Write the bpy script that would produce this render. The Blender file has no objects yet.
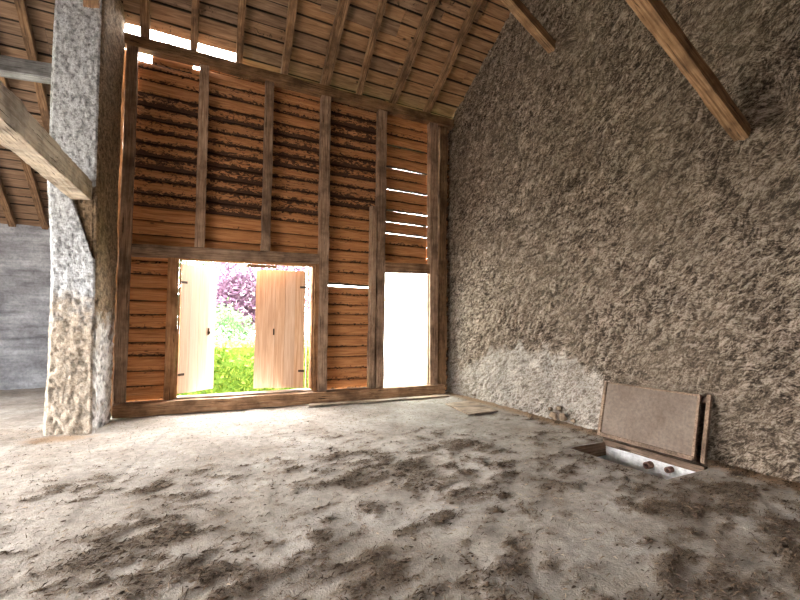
import bpy, math, random
import numpy as np
from mathutils import Vector, Matrix

random.seed(7)
RNG = np.random.default_rng(11)
SC = bpy.context.scene
COL = SC.collection

# ------------------------------------------------------------------ helpers
def _hash(ix, iy, seed):
    n = (ix.astype(np.int64) * 374761393 + iy.astype(np.int64) * 668265263 + seed * 1442695041) & 0xffffffff
    n = ((n ^ (n >> 13)) * 1274126177) & 0xffffffff
    return ((n ^ (n >> 16)) & 0xffffff) / float(0xffffff)

def vnoise(x, y, seed=0):
    x = np.asarray(x, float); y = np.asarray(y, float)
    ix = np.floor(x); iy = np.floor(y); fx = x - ix; fy = y - iy
    fx = fx * fx * fx * (fx * (fx * 6 - 15) + 10); fy = fy * fy * fy * (fy * (fy * 6 - 15) + 10)
    a = _hash(ix, iy, seed); b = _hash(ix + 1, iy, seed); c = _hash(ix, iy + 1, seed); d = _hash(ix + 1, iy + 1, seed)
    return (a + (b - a) * fx) * (1 - fy) + (c + (d - c) * fx) * fy

def fbm(x, y, octv=4, seed=0, gain=.5):
    s = 0; a = 1; t = 0
    for k in range(octv):
        s = s + a * vnoise(x * 2 ** k + 17.3 * k, y * 2 ** k - 9.1 * k, seed + k); t += a; a *= gain
    return s / t - .5

def sstep(a, b, x):
    t = np.clip((np.asarray(x, float) - a) / (b - a), 0, 1); return t * t * (3 - 2 * t)

def link(name, me, mat=None, parent=None):
    o = bpy.data.objects.new(name, me); COL.objects.link(o)
    if mat is not None: me.materials.append(mat)
    if parent is not None: o.parent = parent
    return o

def tag(o, label=None, cat=None, group=None, kind=None):
    if label: o['label'] = label
    if cat: o['category'] = cat
    if group: o['group'] = group
    if kind: o['kind'] = kind
    return o

def empty(name, loc=(0, 0, 0)):
    o = bpy.data.objects.new(name, None); o.location = loc; o.empty_display_size = .1
    COL.objects.link(o); return o

def grid_mesh(name, P, keep=None, attrs=None, smooth=True, flip=False):
    """P: (n,m,3) array of points -> one mesh; keep: (n-1,m-1) bool faces kept."""
    n, m = P.shape[:2]
    idx = np.arange(n * m).reshape(n, m)
    q = np.stack([idx[:-1, :-1], idx[1:, :-1], idx[1:, 1:], idx[:-1, 1:]], -1)
    if flip: q = q[..., ::-1]
    q = q.reshape(-1, 4) if keep is None else q[keep]
    me = bpy.data.meshes.new(name)
    me.vertices.add(n * m); me.vertices.foreach_set('co', np.ascontiguousarray(P, dtype=np.float32).ravel())
    nf = len(q)
    me.loops.add(nf * 4); me.loops.foreach_set('vertex_index', q.astype(np.int32).ravel())
    me.polygons.add(nf)
    me.polygons.foreach_set('loop_start', np.arange(0, nf * 4, 4, dtype=np.int32))
    me.polygons.foreach_set('use_smooth', np.full(nf, smooth))
    me.update(calc_edges=True)
    for k, v in (attrs or {}).items():
        a = me.attributes.new(k, 'FLOAT', 'POINT'); a.data.foreach_set('value', np.ascontiguousarray(v, dtype=np.float32).ravel())
    me.validate()
    return me

class MB:
    """collects verts / faces (with float attributes) for ONE mesh object"""
    def __init__(s, *names): s.v = []; s.f = []; s.names = names; s.a = {n: [] for n in names}
    def add(s, vs, fs, **at):
        b = len(s.v); s.v += [tuple(v) for v in vs]; s.f += [tuple(i + b for i in f) for f in fs]
        for n in s.names:
            x = at.get(n, 0.)
            s.a[n] += list(x) if hasattr(x, '__len__') else [x] * len(vs)
    def box(s, lo, hi, M=None, **at):
        vs = [Vector((x, y, z)) for x in (lo[0], hi[0]) for y in (lo[1], hi[1]) for z in (lo[2], hi[2])]
        if M is not None: vs = [M @ v for v in vs]
        s.add(vs, [(0, 1, 3, 2), (4, 6, 7, 5), (0, 4, 5, 1), (2, 3, 7, 6), (0, 2, 6, 4), (1, 5, 7, 3)], **at)
    def tube(s, p, q, r0, r1, n=8, cap=True, **at):
        p = Vector(p); q = Vector(q); d = (q - p).normalized(); u = d.orthogonal().normalized(); w = d.cross(u)
        vs = []
        for c, r in ((p, r0), (q, r1)):
            vs += [c + (u * math.cos(t) + w * math.sin(t)) * r for t in [2 * math.pi * i / n for i in range(n)]]
        fs = [(i, (i + 1) % n, n + (i + 1) % n, n + i) for i in range(n)]
        if cap: fs += [tuple(range(n - 1, -1, -1)), tuple(range(n, 2 * n))]
        s.add(vs, fs, **at)
    def build(s, name, mat, parent=None, smooth=False, bevel=0):
        me = bpy.data.meshes.new(name); me.from_pydata(s.v, [], s.f); me.update()
        for n in s.names:
            a = me.attributes.new(n, 'FLOAT', 'POINT'); a.data.foreach_set('value', np.array(s.a[n], dtype=np.float32))
        if smooth: me.polygons.foreach_set('use_smooth', np.full(len(me.polygons), True))
        o = link(name, me, mat, parent)
        if bevel:
            m = o.modifiers.new('bevel', 'BEVEL'); m.width = bevel; m.segments = 2; m.limit_method = 'ANGLE'
        return o

# ------------------------------------------------------------------ materials
class NT:
    def __init__(s, name):
        s.m = bpy.data.materials.new(name); s.m.use_nodes = True; s.t = s.m.node_tree; s.t.nodes.clear()
        s.out = s.n('ShaderNodeOutputMaterial'); s.b = s.n('ShaderNodeBsdfPrincipled')
        s.l(s.b.outputs[0], s.out.inputs[0]); s.b.inputs['Specular IOR Level'].default_value = .25
    def n(s, t, **k):
        x = s.t.nodes.new(t)
        for a, v in k.items(): setattr(x, a, v)
        return x
    def l(s, a, b): s.t.links.new(a, b)
    def val(s, sock, v):
        if hasattr(v, 'is_linked') or hasattr(v, 'links'): s.l(v, sock)
        else: sock.default_value = v
    def coord(s, kind='Object', scale=(1, 1, 1), rnd=False, rot=(0, 0, 0)):
        c = s.n('ShaderNodeTexCoord').outputs[kind]
        if rnd:
            r = s.n('ShaderNodeObjectInfo').outputs['Random']
            mm = s.n('ShaderNodeMath', operation='MULTIPLY'); s.l(r, mm.inputs[0]); mm.inputs[1].default_value = 53.
            va = s.n('ShaderNodeVectorMath', operation='ADD'); s.l(c, va.inputs[0]); s.l(mm.outputs[0], va.inputs[1]); c = va.outputs[0]
        if any(rot):
            m0 = s.n('ShaderNodeMapping'); s.l(c, m0.inputs[0]); m0.inputs['Rotation'].default_value = rot; c = m0.outputs[0]
        mp = s.n('ShaderNodeMapping'); s.l(c, mp.inputs[0]); mp.inputs['Scale'].default_value = scale
        return mp.outputs[0]
    def noise(s, vec, scale=5, detail=6, rough=.55, dist=0.):
        x = s.n('ShaderNodeTexNoise'); s.l(vec, x.inputs['Vector'])
        x.inputs['Scale'].default_value = scale; x.inputs['Detail'].default_value = detail
        x.inputs['Roughness'].default_value = rough; x.inputs['Distortion'].default_value = dist
        return x.outputs['Fac']
    def ramp(s, fac, stops):
        x = s.n('ShaderNodeValToRGB'); s.l(fac, x.inputs[0]); e = x.color_ramp.elements
        while len(e) < len(stops): e.new(.5)
        for el, (p, c) in zip(e, stops):
            el.position = p; el.color = (c, c, c, 1) if not hasattr(c, '__len__') else (*c, 1)
        return x.outputs[0]
    def mix(s, f, a, b, mode='MIX'):
        x = s.n('ShaderNodeMix', data_type='RGBA', blend_type=mode)
        for sock, v in ((x.inputs[0], f), (x.inputs[6], a), (x.inputs[7], b)):
            if isinstance(v, (tuple, list)): sock.default_value = (*v, 1)
            elif isinstance(v, (int, float)): sock.default_value = v
            else: s.l(v, sock)
        return x.outputs[2]
    def math(s, op, a, b=0., clamp=False):
        x = s.n('ShaderNodeMath', operation=op, use_clamp=clamp)
        for sock, v in zip(x.inputs, (a, b)):
            if isinstance(v, (int, float)): sock.default_value = v
            else: s.l(v, sock)
        return x.outputs[0]
    def attr(s, name): return s.n('ShaderNodeAttribute', attribute_name=name).outputs['Fac']
    def bump(s, h, strength=.5, dist=.01):
        x = s.n('ShaderNodeBump'); s.l(h, x.inputs['Height']); x.inputs['Strength'].default_value = strength
        x.inputs['Distance'].default_value = dist; s.l(x.outputs[0], s.b.inputs['Normal'])
    def done(s, col, rough=.85):
        s.val(s.b.inputs['Base Color'], (*col, 1) if isinstance(col, tuple) else col); s.val(s.b.inputs['Roughness'], rough); return s.m

def timber_mat(name, dark, mid, light, grain=1., bump=.5, knots=True):
    t = NT(name)
    c = t.coord('Object', (1.2 * grain, 26 * grain, 26 * grain), rnd=True)
    g = t.noise(c, 1.6, 8, .62, .6)
    col = t.ramp(g, [(.30, dark), (.5, mid), (.68, light)])
    c2 = t.coord('Object', (1, 1, 1), rnd=True)
    bl = t.noise(c2, 2.6, 4, .6)
    col = t.mix(t.ramp(bl, [(.42, 0.), (.66, .75)]), col, tuple(x * .45 for x in dark))
    if knots:
        cr = t.noise(t.coord('Object', (.9, 34, 34), rnd=True), 2.4, 3, .5, .3)
        crack = t.ramp(cr, [(.335, 1.), (.37, 0.)])
        col = t.mix(crack, col, tuple(x * .25 for x in dark))
        h = t.math('SUBTRACT', g, crack)
    else: h = g
    r = t.n('ShaderNodeObjectInfo').outputs['Random']
    col = t.mix(1., col, t.ramp(r, [(0., .78), (1., 1.18)]), 'MULTIPLY')
    t.bump(h, bump, .012)
    return t.done(col, .8)

M = {}
M['post'] = timber_mat('weathered_post_wood', (.19, .112, .072), (.39, .255, .17), (.56, .405, .285))
M['rafter'] = timber_mat('rafter_wood', (.11, .06, .033), (.26, .15, .08), (.45, .28, .155))
M['plate'] = timber_mat('plate_wood', (.14, .077, .04), (.32, .18, .09), (.46, .28, .155))
M['sill'] = timber_mat('sill_wood', (.17, .09, .048), (.37, .21, .115), (.52, .34, .21))
M['frame'] = timber_mat('frame_wood', (.26, .115, .045), (.46, .23, .105), (.58, .33, .17))
M['grey_beam'] = timber_mat('grey_beam_wood', (.12, .115, .11), (.26, .26, .26), (.42, .43, .44))
M['brace'] = timber_mat('hewn_brace_wood', (.42, .32, .25), (.72, .61, .51), (.84, .76, .67), .8, .9)
M['orange_brace'] = timber_mat('orange_brace_wood', (.16, .085, .04), (.36, .20, .10), (.52, .33, .19))
M['shutter'] = None
M['plank'] = timber_mat('loose_plank_wood', (.24, .17, .115), (.40, .30, .22), (.55, .44, .34))
M['lid'] = timber_mat('trapdoor_edge_wood', (.10, .062, .04), (.22, .145, .10), (.34, .245, .175))

# weatherboards: wood with waney bark stain
def boards_mat(name, tints, bark_col, eramp=((0., .38), (.16, .22), (.40, .03), (.62, .01), (.84, .08), (1., .28))):
    t = NT(name)
    c = t.coord('Object', (1.3, 8, 24))
    tint = t.attr('tint'); bark = t.attr('bark'); bv = t.attr('bv')
    off = t.n('ShaderNodeCombineXYZ'); t.l(t.math('MULTIPLY', tint, 37.), off.inputs[0]); t.l(t.math('MULTIPLY', tint, 91.), off.inputs[2])
    va = t.n('ShaderNodeVectorMath', operation='ADD'); t.l(c, va.inputs[0]); t.l(off.outputs[0], va.inputs[1])
    g = t.noise(va.outputs[0], 1.5, 8, .6, .8)
    col = t.mix(tint, t.ramp(g, [(.3, tints[0]), (.5, tints[1]), (.7, tints[2])]), t.ramp(g, [(.3, tints[3]), (.5, tints[4]), (.7, tints[5])]))
    # bark: dark ragged islands, strongest along the lower edge of the board
    c2 = t.coord('Object', (4.6, 1, 10)); va2 = t.n('ShaderNodeVectorMath', operation='ADD'); t.l(c2, va2.inputs[0]); t.l(off.outputs[0], va2.inputs[1])
    n2 = t.noise(va2.outputs[0], 2.0, 7, .66, 1.4)
    edge = t.math('MULTIPLY', t.ramp(bv, eramp), t.math('ADD', t.math('MULTIPLY', bark, 1.25), .40))
    lvl = t.math('ADD', t.math('ADD', n2, edge), t.math('MULTIPLY', bark, .34))
    bm = t.ramp(lvl, [(.70, 0.), (.765, 1.)])
    n3 = t.noise(va2.outputs[0], 9, 3, .6)
    bc = t.mix(n3, tuple(x * .5 for x in bark_col), tuple(x * 1.7 for x in bark_col))
    col = t.mix(bm, col, bc)
    gl = t.ramp(bv, [(0., 1.), (.045, 1.), (.11, 0.), (.95, 0.), (1., .8)])  # dark line painted along the board edges for the shade in the gaps
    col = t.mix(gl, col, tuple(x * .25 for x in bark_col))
    # nail / knot specks
    vo = t.n('ShaderNodeTexVoronoi'); t.l(t.coord('Object', (2.2, 1, 7)), vo.inputs['Vector']); vo.inputs['Scale'].default_value = 1.
    kn = t.ramp(vo.outputs['Distance'], [(.05, .85), (.10, 0.)])
    col = t.mix(kn, col, tuple(x * .7 for x in bark_col))
    t.bump(t.math('ADD', t.math('MULTIPLY', g, .5), bm), .6, .012)
    return t.done(col, .75)
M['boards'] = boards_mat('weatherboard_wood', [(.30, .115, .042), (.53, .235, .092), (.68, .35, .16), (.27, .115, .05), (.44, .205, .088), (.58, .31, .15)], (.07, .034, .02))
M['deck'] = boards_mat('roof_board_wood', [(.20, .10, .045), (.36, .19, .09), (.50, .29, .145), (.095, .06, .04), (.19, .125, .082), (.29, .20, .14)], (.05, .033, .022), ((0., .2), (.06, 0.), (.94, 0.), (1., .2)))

def shutter_mat():
    t = NT('shutter_pine')
    tint = t.attr('tint')
    off = t.n('ShaderNodeCombineXYZ'); t.l(t.math('MULTIPLY', tint, 37.), off.inputs[0])
    va = t.n('ShaderNodeVectorMath', operation='ADD'); t.l(t.coord('Object', (22, 22, 1.1)), va.inputs[0]); t.l(off.outputs[0], va.inputs[1])
    g = t.noise(va.outputs[0], 1.4, 7, .6, .5)
    col = t.ramp(g, [(.28, (.42, .21, .10)), (.5, (.60, .36, .21)), (.72, (.72, .50, .34))])
    col = t.mix(t.math('MULTIPLY', tint, .55), col, (.56, .46, .39))
    t.bump(g, .3, .006)
    return t.done(col, .7)
M['shutter'] = shutter_mat()

def daub_mat():
    t = NT('straw_daub_plaster')
    sm = t.attr('strand'); pa = t.attr('patch_and_light')
    c = t.coord('Object')
    reg = t.noise(c, 2.2, 5, .65)
    f1 = t.noise(t.coord('Object', (1, 8, 27), rot=(math.radians(40), 0, 0)), 1.0, 4, .62, 1.1)
    f2 = t.noise(t.coord('Object', (1, 8, 27), rot=(math.radians(12), 0, 0)), 1.0, 4, .62, 1.1)
    f3 = t.noise(t.coord('Object', (1, 9, 26), rot=(math.radians(74), 0, 0)), 1.0, 4, .62, 1.1)
    fs = t.mix(t.ramp(reg, [(.40, 0.), (.5, 1.)]), f2, t.mix(t.ramp(reg, [(.52, 0.), (.6, 1.)]), f1, f3))
    g1 = t.noise(t.coord('Object', (1, 20, 58), rot=(math.radians(52), 0, 0)), 1.0, 3, .6, 1.2)
    g2 = t.noise(t.coord('Object', (1, 20, 58), rot=(math.radians(-8), 0, 0)), 1.0, 3, .6, 1.2)
    fs = t.mix(.46, fs, t.mix(t.ramp(reg, [(.46, 0.), (.54, 1.)]), g1, g2))
    st = t.math('ADD', t.math('MULTIPLY', sm, .42), t.math('SUBTRACT', t.math('MULTIPLY', fs, 4.3), 1.86), clamp=True)
    n1 = t.noise(c, 3.0, 6, .6); n2 = t.noise(c, 60, 4, .7); n3 = t.noise(c, .7, 3, .5)
    base = t.ramp(st, [(.18, (.045, .031, .021)), (.5, (.275, .20, .143)), (.85, (.63, .515, .41))])  # stroke highlights and shadows painted in on top of the straw tones
    pale = t.ramp(st, [(.18, (.24, .19, .15)), (.5, (.56, .485, .415)), (.85, (.76, .69, .62))])
    col = t.mix(pa, base, pale)
    col = t.mix(1., col, t.ramp(n1, [(.3, .78), (.7, 1.18)]), 'MULTIPLY')
    col = t.mix(1., col, t.ramp(n2, [(.3, .72), (.7, 1.25)]), 'MULTIPLY')
    col = t.mix(t.ramp(n3, [(.45, 0.), (.7, .35)]), col, (.36, .28, .20))
    t.bump(t.math('ADD', t.math('MULTIPLY', n2, .5), t.math('MULTIPLY', st, 1.4)), 1., .03)
    return t.done(col, .95)
M['daub'] = daub_mat()

def pillar_mat():
    t = NT('roughcast_pillar_render')
    c = t.coord('Object'); side = t.attr('side'); low = t.attr('low'); cav = t.attr('strand')
    n1 = t.noise(c, 32, 5, .7); n2 = t.noise(c, 5, 5, .6); n4 = t.noise(c, 75, 3, .7)
    grey = t.ramp(n1, [(.30, (.15, .15, .16)), (.42, (.50, .52, .555)), (.58, (.74, .765, .80))])  # bluish tint paints the cool daylight on the front into the grey
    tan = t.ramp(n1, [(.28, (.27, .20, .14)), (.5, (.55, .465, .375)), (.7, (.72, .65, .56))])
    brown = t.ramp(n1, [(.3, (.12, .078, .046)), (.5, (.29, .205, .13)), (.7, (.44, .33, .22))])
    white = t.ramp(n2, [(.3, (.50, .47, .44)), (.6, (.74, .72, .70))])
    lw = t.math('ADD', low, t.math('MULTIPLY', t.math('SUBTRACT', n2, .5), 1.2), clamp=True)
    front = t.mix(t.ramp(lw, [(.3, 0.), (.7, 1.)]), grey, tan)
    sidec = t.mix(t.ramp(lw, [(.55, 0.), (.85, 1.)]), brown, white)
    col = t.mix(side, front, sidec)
    col = t.mix(1., col, t.ramp(cav, [(.2, .55), (.5, 1.), (.8, 1.1)]), 'MULTIPLY')
    col = t.mix(1., col, t.ramp(n4, [(.3, .7), (.6, 1.12)]), 'MULTIPLY')
    t.bump(t.math('ADD', n1, n4), .9, .025)
    return t.done(col, .95)
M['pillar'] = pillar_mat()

def plaster_mat(name, a, b, c_):
    t = NT(name); c = t.coord('Object')
    n1 = t.noise(c, 1.6, 7, .65); n2 = t.noise(c, 18, 5, .7); n3 = t.noise(t.coord('Object', (.6, 1, 5)), 2., 5, .6)
    col = t.ramp(n1, [(.3, a), (.5, b), (.7, c_)])
    col = t.mix(1., col, t.ramp(n3, [(.3, .65), (.65, 1.15)]), 'MULTIPLY')
    col = t.mix(1., col, t.ramp(n2, [(.3, .75), (.6, 1.1)]), 'MULTIPLY')
    t.bump(t.math('ADD', n2, n1), .7, .03)
    return t.done(col, .95)
M['far'] = plaster_mat('grey_limewash', (.20, .20, .215), (.37, .38, .41), (.55, .565, .60))
M['pit'] = plaster_mat('pit_limewash', (.70, .70, .70), (.82, .82, .82), (.9, .9, .9))

def floor_mat():
    t = NT('dusty_concrete')
    c = t.coord('Object'); dirt = t.attr('dirt'); edge = t.attr('edge'); cav = t.attr('cav')
    n1 = t.noise(c, 1.3, 6, .6); n2 = t.noise(c, 13, 6, .68); n3 = t.noise(c, 70, 3, .65)
    col = t.ramp(n1, [(.3, (.30, .25, .205)), (.5, (.42, .37, .32)), (.7, (.53, .485, .44))])
    col = t.mix(1., col, t.ramp(n2, [(.3, .70), (.6, 1.12)]), 'MULTIPLY')
    dm = t.math('ADD', t.math('ADD', dirt, t.math('MULTIPLY', t.math('SUBTRACT', n2, .5), 1.5)), t.math('MULTIPLY', t.math('SUBTRACT', n3, .5), 1.1))
    col = t.mix(t.ramp(dm, [(.47, 0.), (.62, .42), (.84, .90)]), col, t.mix(n3, (.07, .05, .035), (.27, .205, .15)))
    em = t.math('ADD', edge, t.math('MULTIPLY', t.math('SUBTRACT', n2, .5), .9))
    col = t.mix(t.ramp(em, [(.35, 0.), (.7, .85)]), col, t.mix(n3, (.22, .13, .07), (.50, .33, .20)))
    col = t.mix(1., col, t.ramp(n3, [(.3, .82), (.65, 1.1)]), 'MULTIPLY')
    col = t.mix(1., col, t.ramp(cav, [(.25, .72), (.5, 1.)]), 'MULTIPLY')
    t.bump(t.math('ADD', t.math('MULTIPLY', n2, 1.2), n3), .7, .02)
    return t.done(col, .93)
M['floor'] = floor_mat()

def attr_ramp_mat(name, stops, rough=.9, attr='tint', transl=False):
    t = NT(name); col = t.ramp(t.attr(attr), stops)
    if transl:
        tr = t.n('ShaderNodeBsdfTranslucent'); t.l(col, tr.inputs[0]); mx = t.n('ShaderNodeMixShader'); mx.inputs[0].default_value = .4
        t.l(t.b.outputs[0], mx.inputs[1]); t.l(tr.outputs[0], mx.inputs[2]); t.l(mx.outputs[0], t.out.inputs[0])
    return t.done(col, rough)
M['straw'] = attr_ramp_mat('straw_and_dung', [(0., (.03, .02, .013)), (.5, (.10, .066, .042)), (.8, (.25, .175, .11)), (1., (.46, .36, .25))])
M['hedge'] = attr_ramp_mat('hedge_leaves', [(0., (.06, .15, .012)), (.5, (.15, .26, .028)), (1., (.30, .40, .08))], .6, 'tint', True)
M['purple'] = attr_ramp_mat('purple_leaves', [(0., (.09, .035, .075)), (.5, (.19, .11, .175)), (1., (.32, .235, .31))], .6, 'tint', True)
M['green'] = attr_ramp_mat('shrub_leaves', [(0., (.02, .06, .018)), (.5, (.065, .15, .05)), (1., (.17, .28, .11))], .6, 'tint', True)
M['pale'] = attr_ramp_mat('pale_shrub_leaves', [(0., (.10, .18, .14)), (.5, (.20, .29, .24)), (1., (.34, .42, .38))], .6, 'tint', True)
M['bark'] = timber_mat('tree_bark', (.05, .04, .03), (.12, .095, .07), (.2, .16, .12))
def simple(name, a, b, sc=8, rough=.8, metal=0.):
    t = NT(name); n = t.noise(t.coord('Object'), sc, 5, .6); t.b.inputs['Metallic'].default_value = metal; t.bump(n, .3, .01)
    return t.done(t.ramp(n, [(.3, a), (.7, b)]), rough)
M['grass'] = simple('lawn_grass', (.13, .17, .07), (.24, .28, .14), 6)
M['iron'] = simple('rusty_iron', (.03, .022, .018), (.09, .055, .035), 30, .7, .3)
M['pipe'] = simple('rusty_pipe', (.14, .07, .05), (.28, .17, .13), 30, .7)
M['stone'] = simple('rubble_stone', (.12, .08, .05), (.36, .27, .19), 14)
M['lidpanel'] = None
def lid_mat():
    t = NT('dusty_lid_board'); c = t.coord('Object'); n = t.noise(c, 2.2, 5, .6); n2 = t.noise(c, 26, 5, .7); n3 = t.noise(t.coord('Object', (1, 1, 1)), 9, 6, .7, .5)
    col = t.ramp(n, [(.3, (.115, .082, .062)), (.7, (.19, .148, .118))])
    col = t.mix(t.ramp(n3, [(.60, 0.), (.68, .6)]), col, (.14, .095, .068))
    col = t.mix(1., col, t.ramp(n2, [(.3, .75), (.65, 1.15)]), 'MULTIPLY'); t.bump(n2, .25, .006)
    return t.done(col, .85)
M['lidpanel'] = lid_mat()
def sheet_mat():
    t = NT('milky_plastic_sheet'); n = t.noise(t.coord('Object'), 1.2, 4, .5)
    col = t.ramp(n, [(.3, (.60, .655, .66)), (.7, (.70, .73, .73))])
    tr = t.n('ShaderNodeBsdfTranslucent'); t.l(col, tr.inputs[0]); mx = t.n('ShaderNodeMixShader'); mx.inputs[0].default_value = .85
    t.l(t.b.outputs[0], mx.inputs[1]); t.l(tr.outputs[0], mx.inputs[2]); t.l(mx.outputs[0], t.out.inputs[0])
    return t.done(col, .4)
M['sheet'] = sheet_mat()

# ------------------------------------------------------------------ timbers
def timber(name, A, B, w, d, mat, side=None, parent=None, rough=.006, seg=.12, bow=0., seed=None, taper=1., ch=.08):
    """hewn beam from A to B; w across `side`, d across the third axis; local X runs along the grain"""
    A = Vector(A); B = Vector(B); L = (B - A).length; X = (B - A).normalized()
    S = Vector(side) if side is not None else Vector((1, 0, 0))
    Y = (S - X * S.dot(X)).normalized(); Z = X.cross(Y)
    n = max(3, int(L / seg)); sd = random.randint(0, 9999) if seed is None else seed
    prof = []
    for (a, b) in [(-1, -1), (1, -1), (1, 1), (-1, 1)]:
        for q in (0, 1):
            pa, pb = a, b
            if (q == 0) == (a * b > 0): pb = b * (1 - ch * 2 * min(1, w / d) ** .5 * .5)
            else: pa = a * (1 - ch)
            prof.append((pa * w / 2, pb * d / 2))
    # add mid-face points
    pts = []
    for i in range(len(prof)):
        a, b = prof[i], prof[(i + 1) % len(prof)]; pts.append(a)
        if i % 2 == 1: pts.append(((a[0] + b[0]) / 2, (a[1] + b[1]) / 2))
    k = len(pts); t = np.linspace(0, L, n + 1)
    vs = []
    for i, ti in enumerate(t):
        bx = bow * math.sin(math.pi * ti / L); sc = 1 + (taper - 1) * ti / L
        for j, (py, pz) in enumerate(pts):
            r = (vnoise(np.array([ti * 3.1]), np.array([j * 1.7 + .3]), sd)[0] - .5) * 2 * rough * 1.3 + (vnoise(np.array([ti * 13.]), np.array([j * 2.3 + .3]), sd + 5)[0] - .5) * rough
            ln = math.hypot(py, pz); f = sc * (1 + r / max(ln, .02))
            vs.append((ti, py * f + bx, pz * f))
    fs = [(i * k + j, i * k + (j + 1) % k, (i + 1) * k + (j + 1) % k, (i + 1) * k + j) for i in range(n) for j in range(k)]
    fs += [tuple(range(k - 1, -1, -1)), tuple(n * k + j for j in range(k))]
    me = bpy.data.meshes.new(name); me.from_pydata(vs, [], fs); me.update()
    sm = np.full(len(me.polygons), True); sm[-2:] = False; me.polygons.foreach_set('use_smooth', sm); me.set_sharp_from_angle(angle=math.radians(24))
    o = link(name, me, mat, parent)
    Mx = Matrix(((X.x, Y.x, Z.x, A.x), (X.y, Y.y, Z.y, A.y), (X.z, Y.z, Z.z, A.z), (0, 0, 0, 1)))
    if parent is not None: Mx = parent.matrix_basis.inverted() @ Mx
    o.matrix_basis = Mx
    return o

# ------------------------------------------------------------------ numbers of the place
PLATE = 6.177; SL = .617; XL = -6.24
def roofz(y, off=0.): return PLATE + off - SL * y
DECK = .115           # deck above the rafter centre plane
RN = Vector((0, SL, 1)).normalized()

# ------------------------------------------------------------------ floor (with the pit opening)
hx0, hx1, hy0, hy1 = -1.09, -.44, -5.44, -4.22
def axis(lo, hi, st, extra, coarse=()):
    a = np.arange(lo, hi + 1e-6, st)
    a = np.array([v for v in a if all(abs(v - e) > st * .4 for e in extra)])
    return np.unique(np.concatenate([a, np.array(extra), np.array(coarse)]))
fx = axis(-9.6, 0.3, .035, [hx0, hx1], [-13, -12, -11, -10.4])
fy = axis(-7.2, 4.4, .035, [hy0, hy1], [-14, -12, -10, -8.6, -7.8])
FX, FY = np.meshgrid(fx, fy, indexing='ij')
fz = .03 * fbm(FX * .7, FY * .7, 3, 3) + .030 * fbm(FX * 4, FY * 4, 4, 9) + .016 * np.maximum(0, fbm(FX * 14, FY * 14, 2, 21))
def dirt_field(x, y):
    """where dung and straw litter lies: broad patches towards the foreground"""
    a = fbm(x * 1.3 + 3.1, y * 1.6 - 1.7, 3, 40) * 1.0
    b = fbm(x * 5.2 + y * 1.5, y * 9.5 + 9 - x * 2.5, 4, 55, .65) * 2.3
    w = sstep(-.8, -4.2, y) * .86 - .36 + .22 * sstep(-4.6, -6.2, y) + .10 * sstep(-3.3, -1.6, x) * sstep(-2, -4, y)
    for (cx, cy, rx, ry, s) in [(-4.4, -5.3, 1.0, .8, .35), (-2.75, -4.75, .9, .45, .45), (-5.6, -4.6, .9, .8, .25), (-3.4, -4.1, .8, .3, .35), (-2.0, -3.4, 1.0, .35, .22), (-2.0, -4.4, .6, .3, .28), (-4.0, -3.5, .7, .35, .2)]:
        w = w + s * np.exp(-((x - cx) / rx) ** 2 - ((y - cy) / ry) ** 2)
    return a * .8 + b * .75 + w * .62 + .12
dirt = np.clip(dirt_field(FX, FY), 0, 1)
fz = fz + .018 * sstep(.5, .9, dirt) * (.5 + fbm(FX * 22, FY * 22, 3, 70))
edge = np.maximum(sstep(-.62, -.05, FX) * .85, .75 * np.exp(-(((FX + 6.8) / .55) ** 2 + ((FY + 1.15) / .3) ** 2)))
sx = -6.27 + (FY + 4.7) * .21
seam = np.exp(-((FX - sx) / .022) ** 2) * sstep(-1.0, -1.5, FY)
fz = fz - .006 * seam
nearhole = np.maximum(np.maximum(hx0 - FX, FX - hx1), np.maximum(hy0 - FY, FY - hy1))
fz = fz * sstep(0, .12, np.abs(nearhole)) - .03 * sstep(.0, .02, np.maximum(nearhole, 0)) * 0
fz = fz - fz.max() * 0 - .012
cav = .5 + 8 * (fz - (.03 * fbm(FX * .7, FY * .7, 3, 3))) - .12 * seam
cx_ = (fx[:-1] + fx[1:]) / 2; cy_ = (fy[:-1] + fy[1:]) / 2
keep = ~((cx_[:, None] > hx0) & (cx_[:, None] < hx1) & (cy_[None, :] > hy0) & (cy_[None, :] < hy1))
# floor stops at the back wall except in the lean-to bay on the left
keep &= ~((cx_[:, None] > -6.95) & (cy_[None, :] > .12))
fl = link('floor', grid_mesh('floor', np.stack([FX, FY, fz], -1), keep, {'dirt': dirt, 'edge': edge, 'cav': np.clip(cav, 0, 1)}), M['floor'])
tag(fl, kind='structure')
def floor_z(x, y):
    i = int(np.clip(np.searchsorted(fx, x), 1, len(fx) - 1)); j = int(np.clip(np.searchsorted(fy, y), 1, len(fy) - 1))
    return float(fz[i, j])

# pit lined with limewash
b = MB(); dp = -.95
P0 = [(hx0, hy0), (hx1, hy0), (hx1, hy1), (hx0, hy1)]
vs = [(x, y, -.012) for x, y in P0] + [(x, y, dp) for x, y in P0]
b.add(vs, [(0, 1, 5, 4)[::-1], (1, 2, 6, 5)[::-1], (2, 3, 7, 6)[::-1], (3, 0, 4, 7)[::-1], (4, 5, 6, 7)])
tag(b.build('trim_1', M['pit']), kind='structure')
# dark timber lip round the opening
lip = empty('pit_rim', (-.76, -4.8, 0)); tag(lip, 'dark timber edging round the open floor pit below the leaning lid', 'rim')
timber('rim_board', (hx0, hy1 - .02, -.10), (hx1, hy1 - .02, -.10), .03, .16, M['lid'], (0, 1, 0), lip)
timber('rim_board', (hx1 + .03, hy0, -.02), (hx1 + .03, hy1, -.02), .07, .07, M['lid'], (1, 0, 0), lip)

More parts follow.
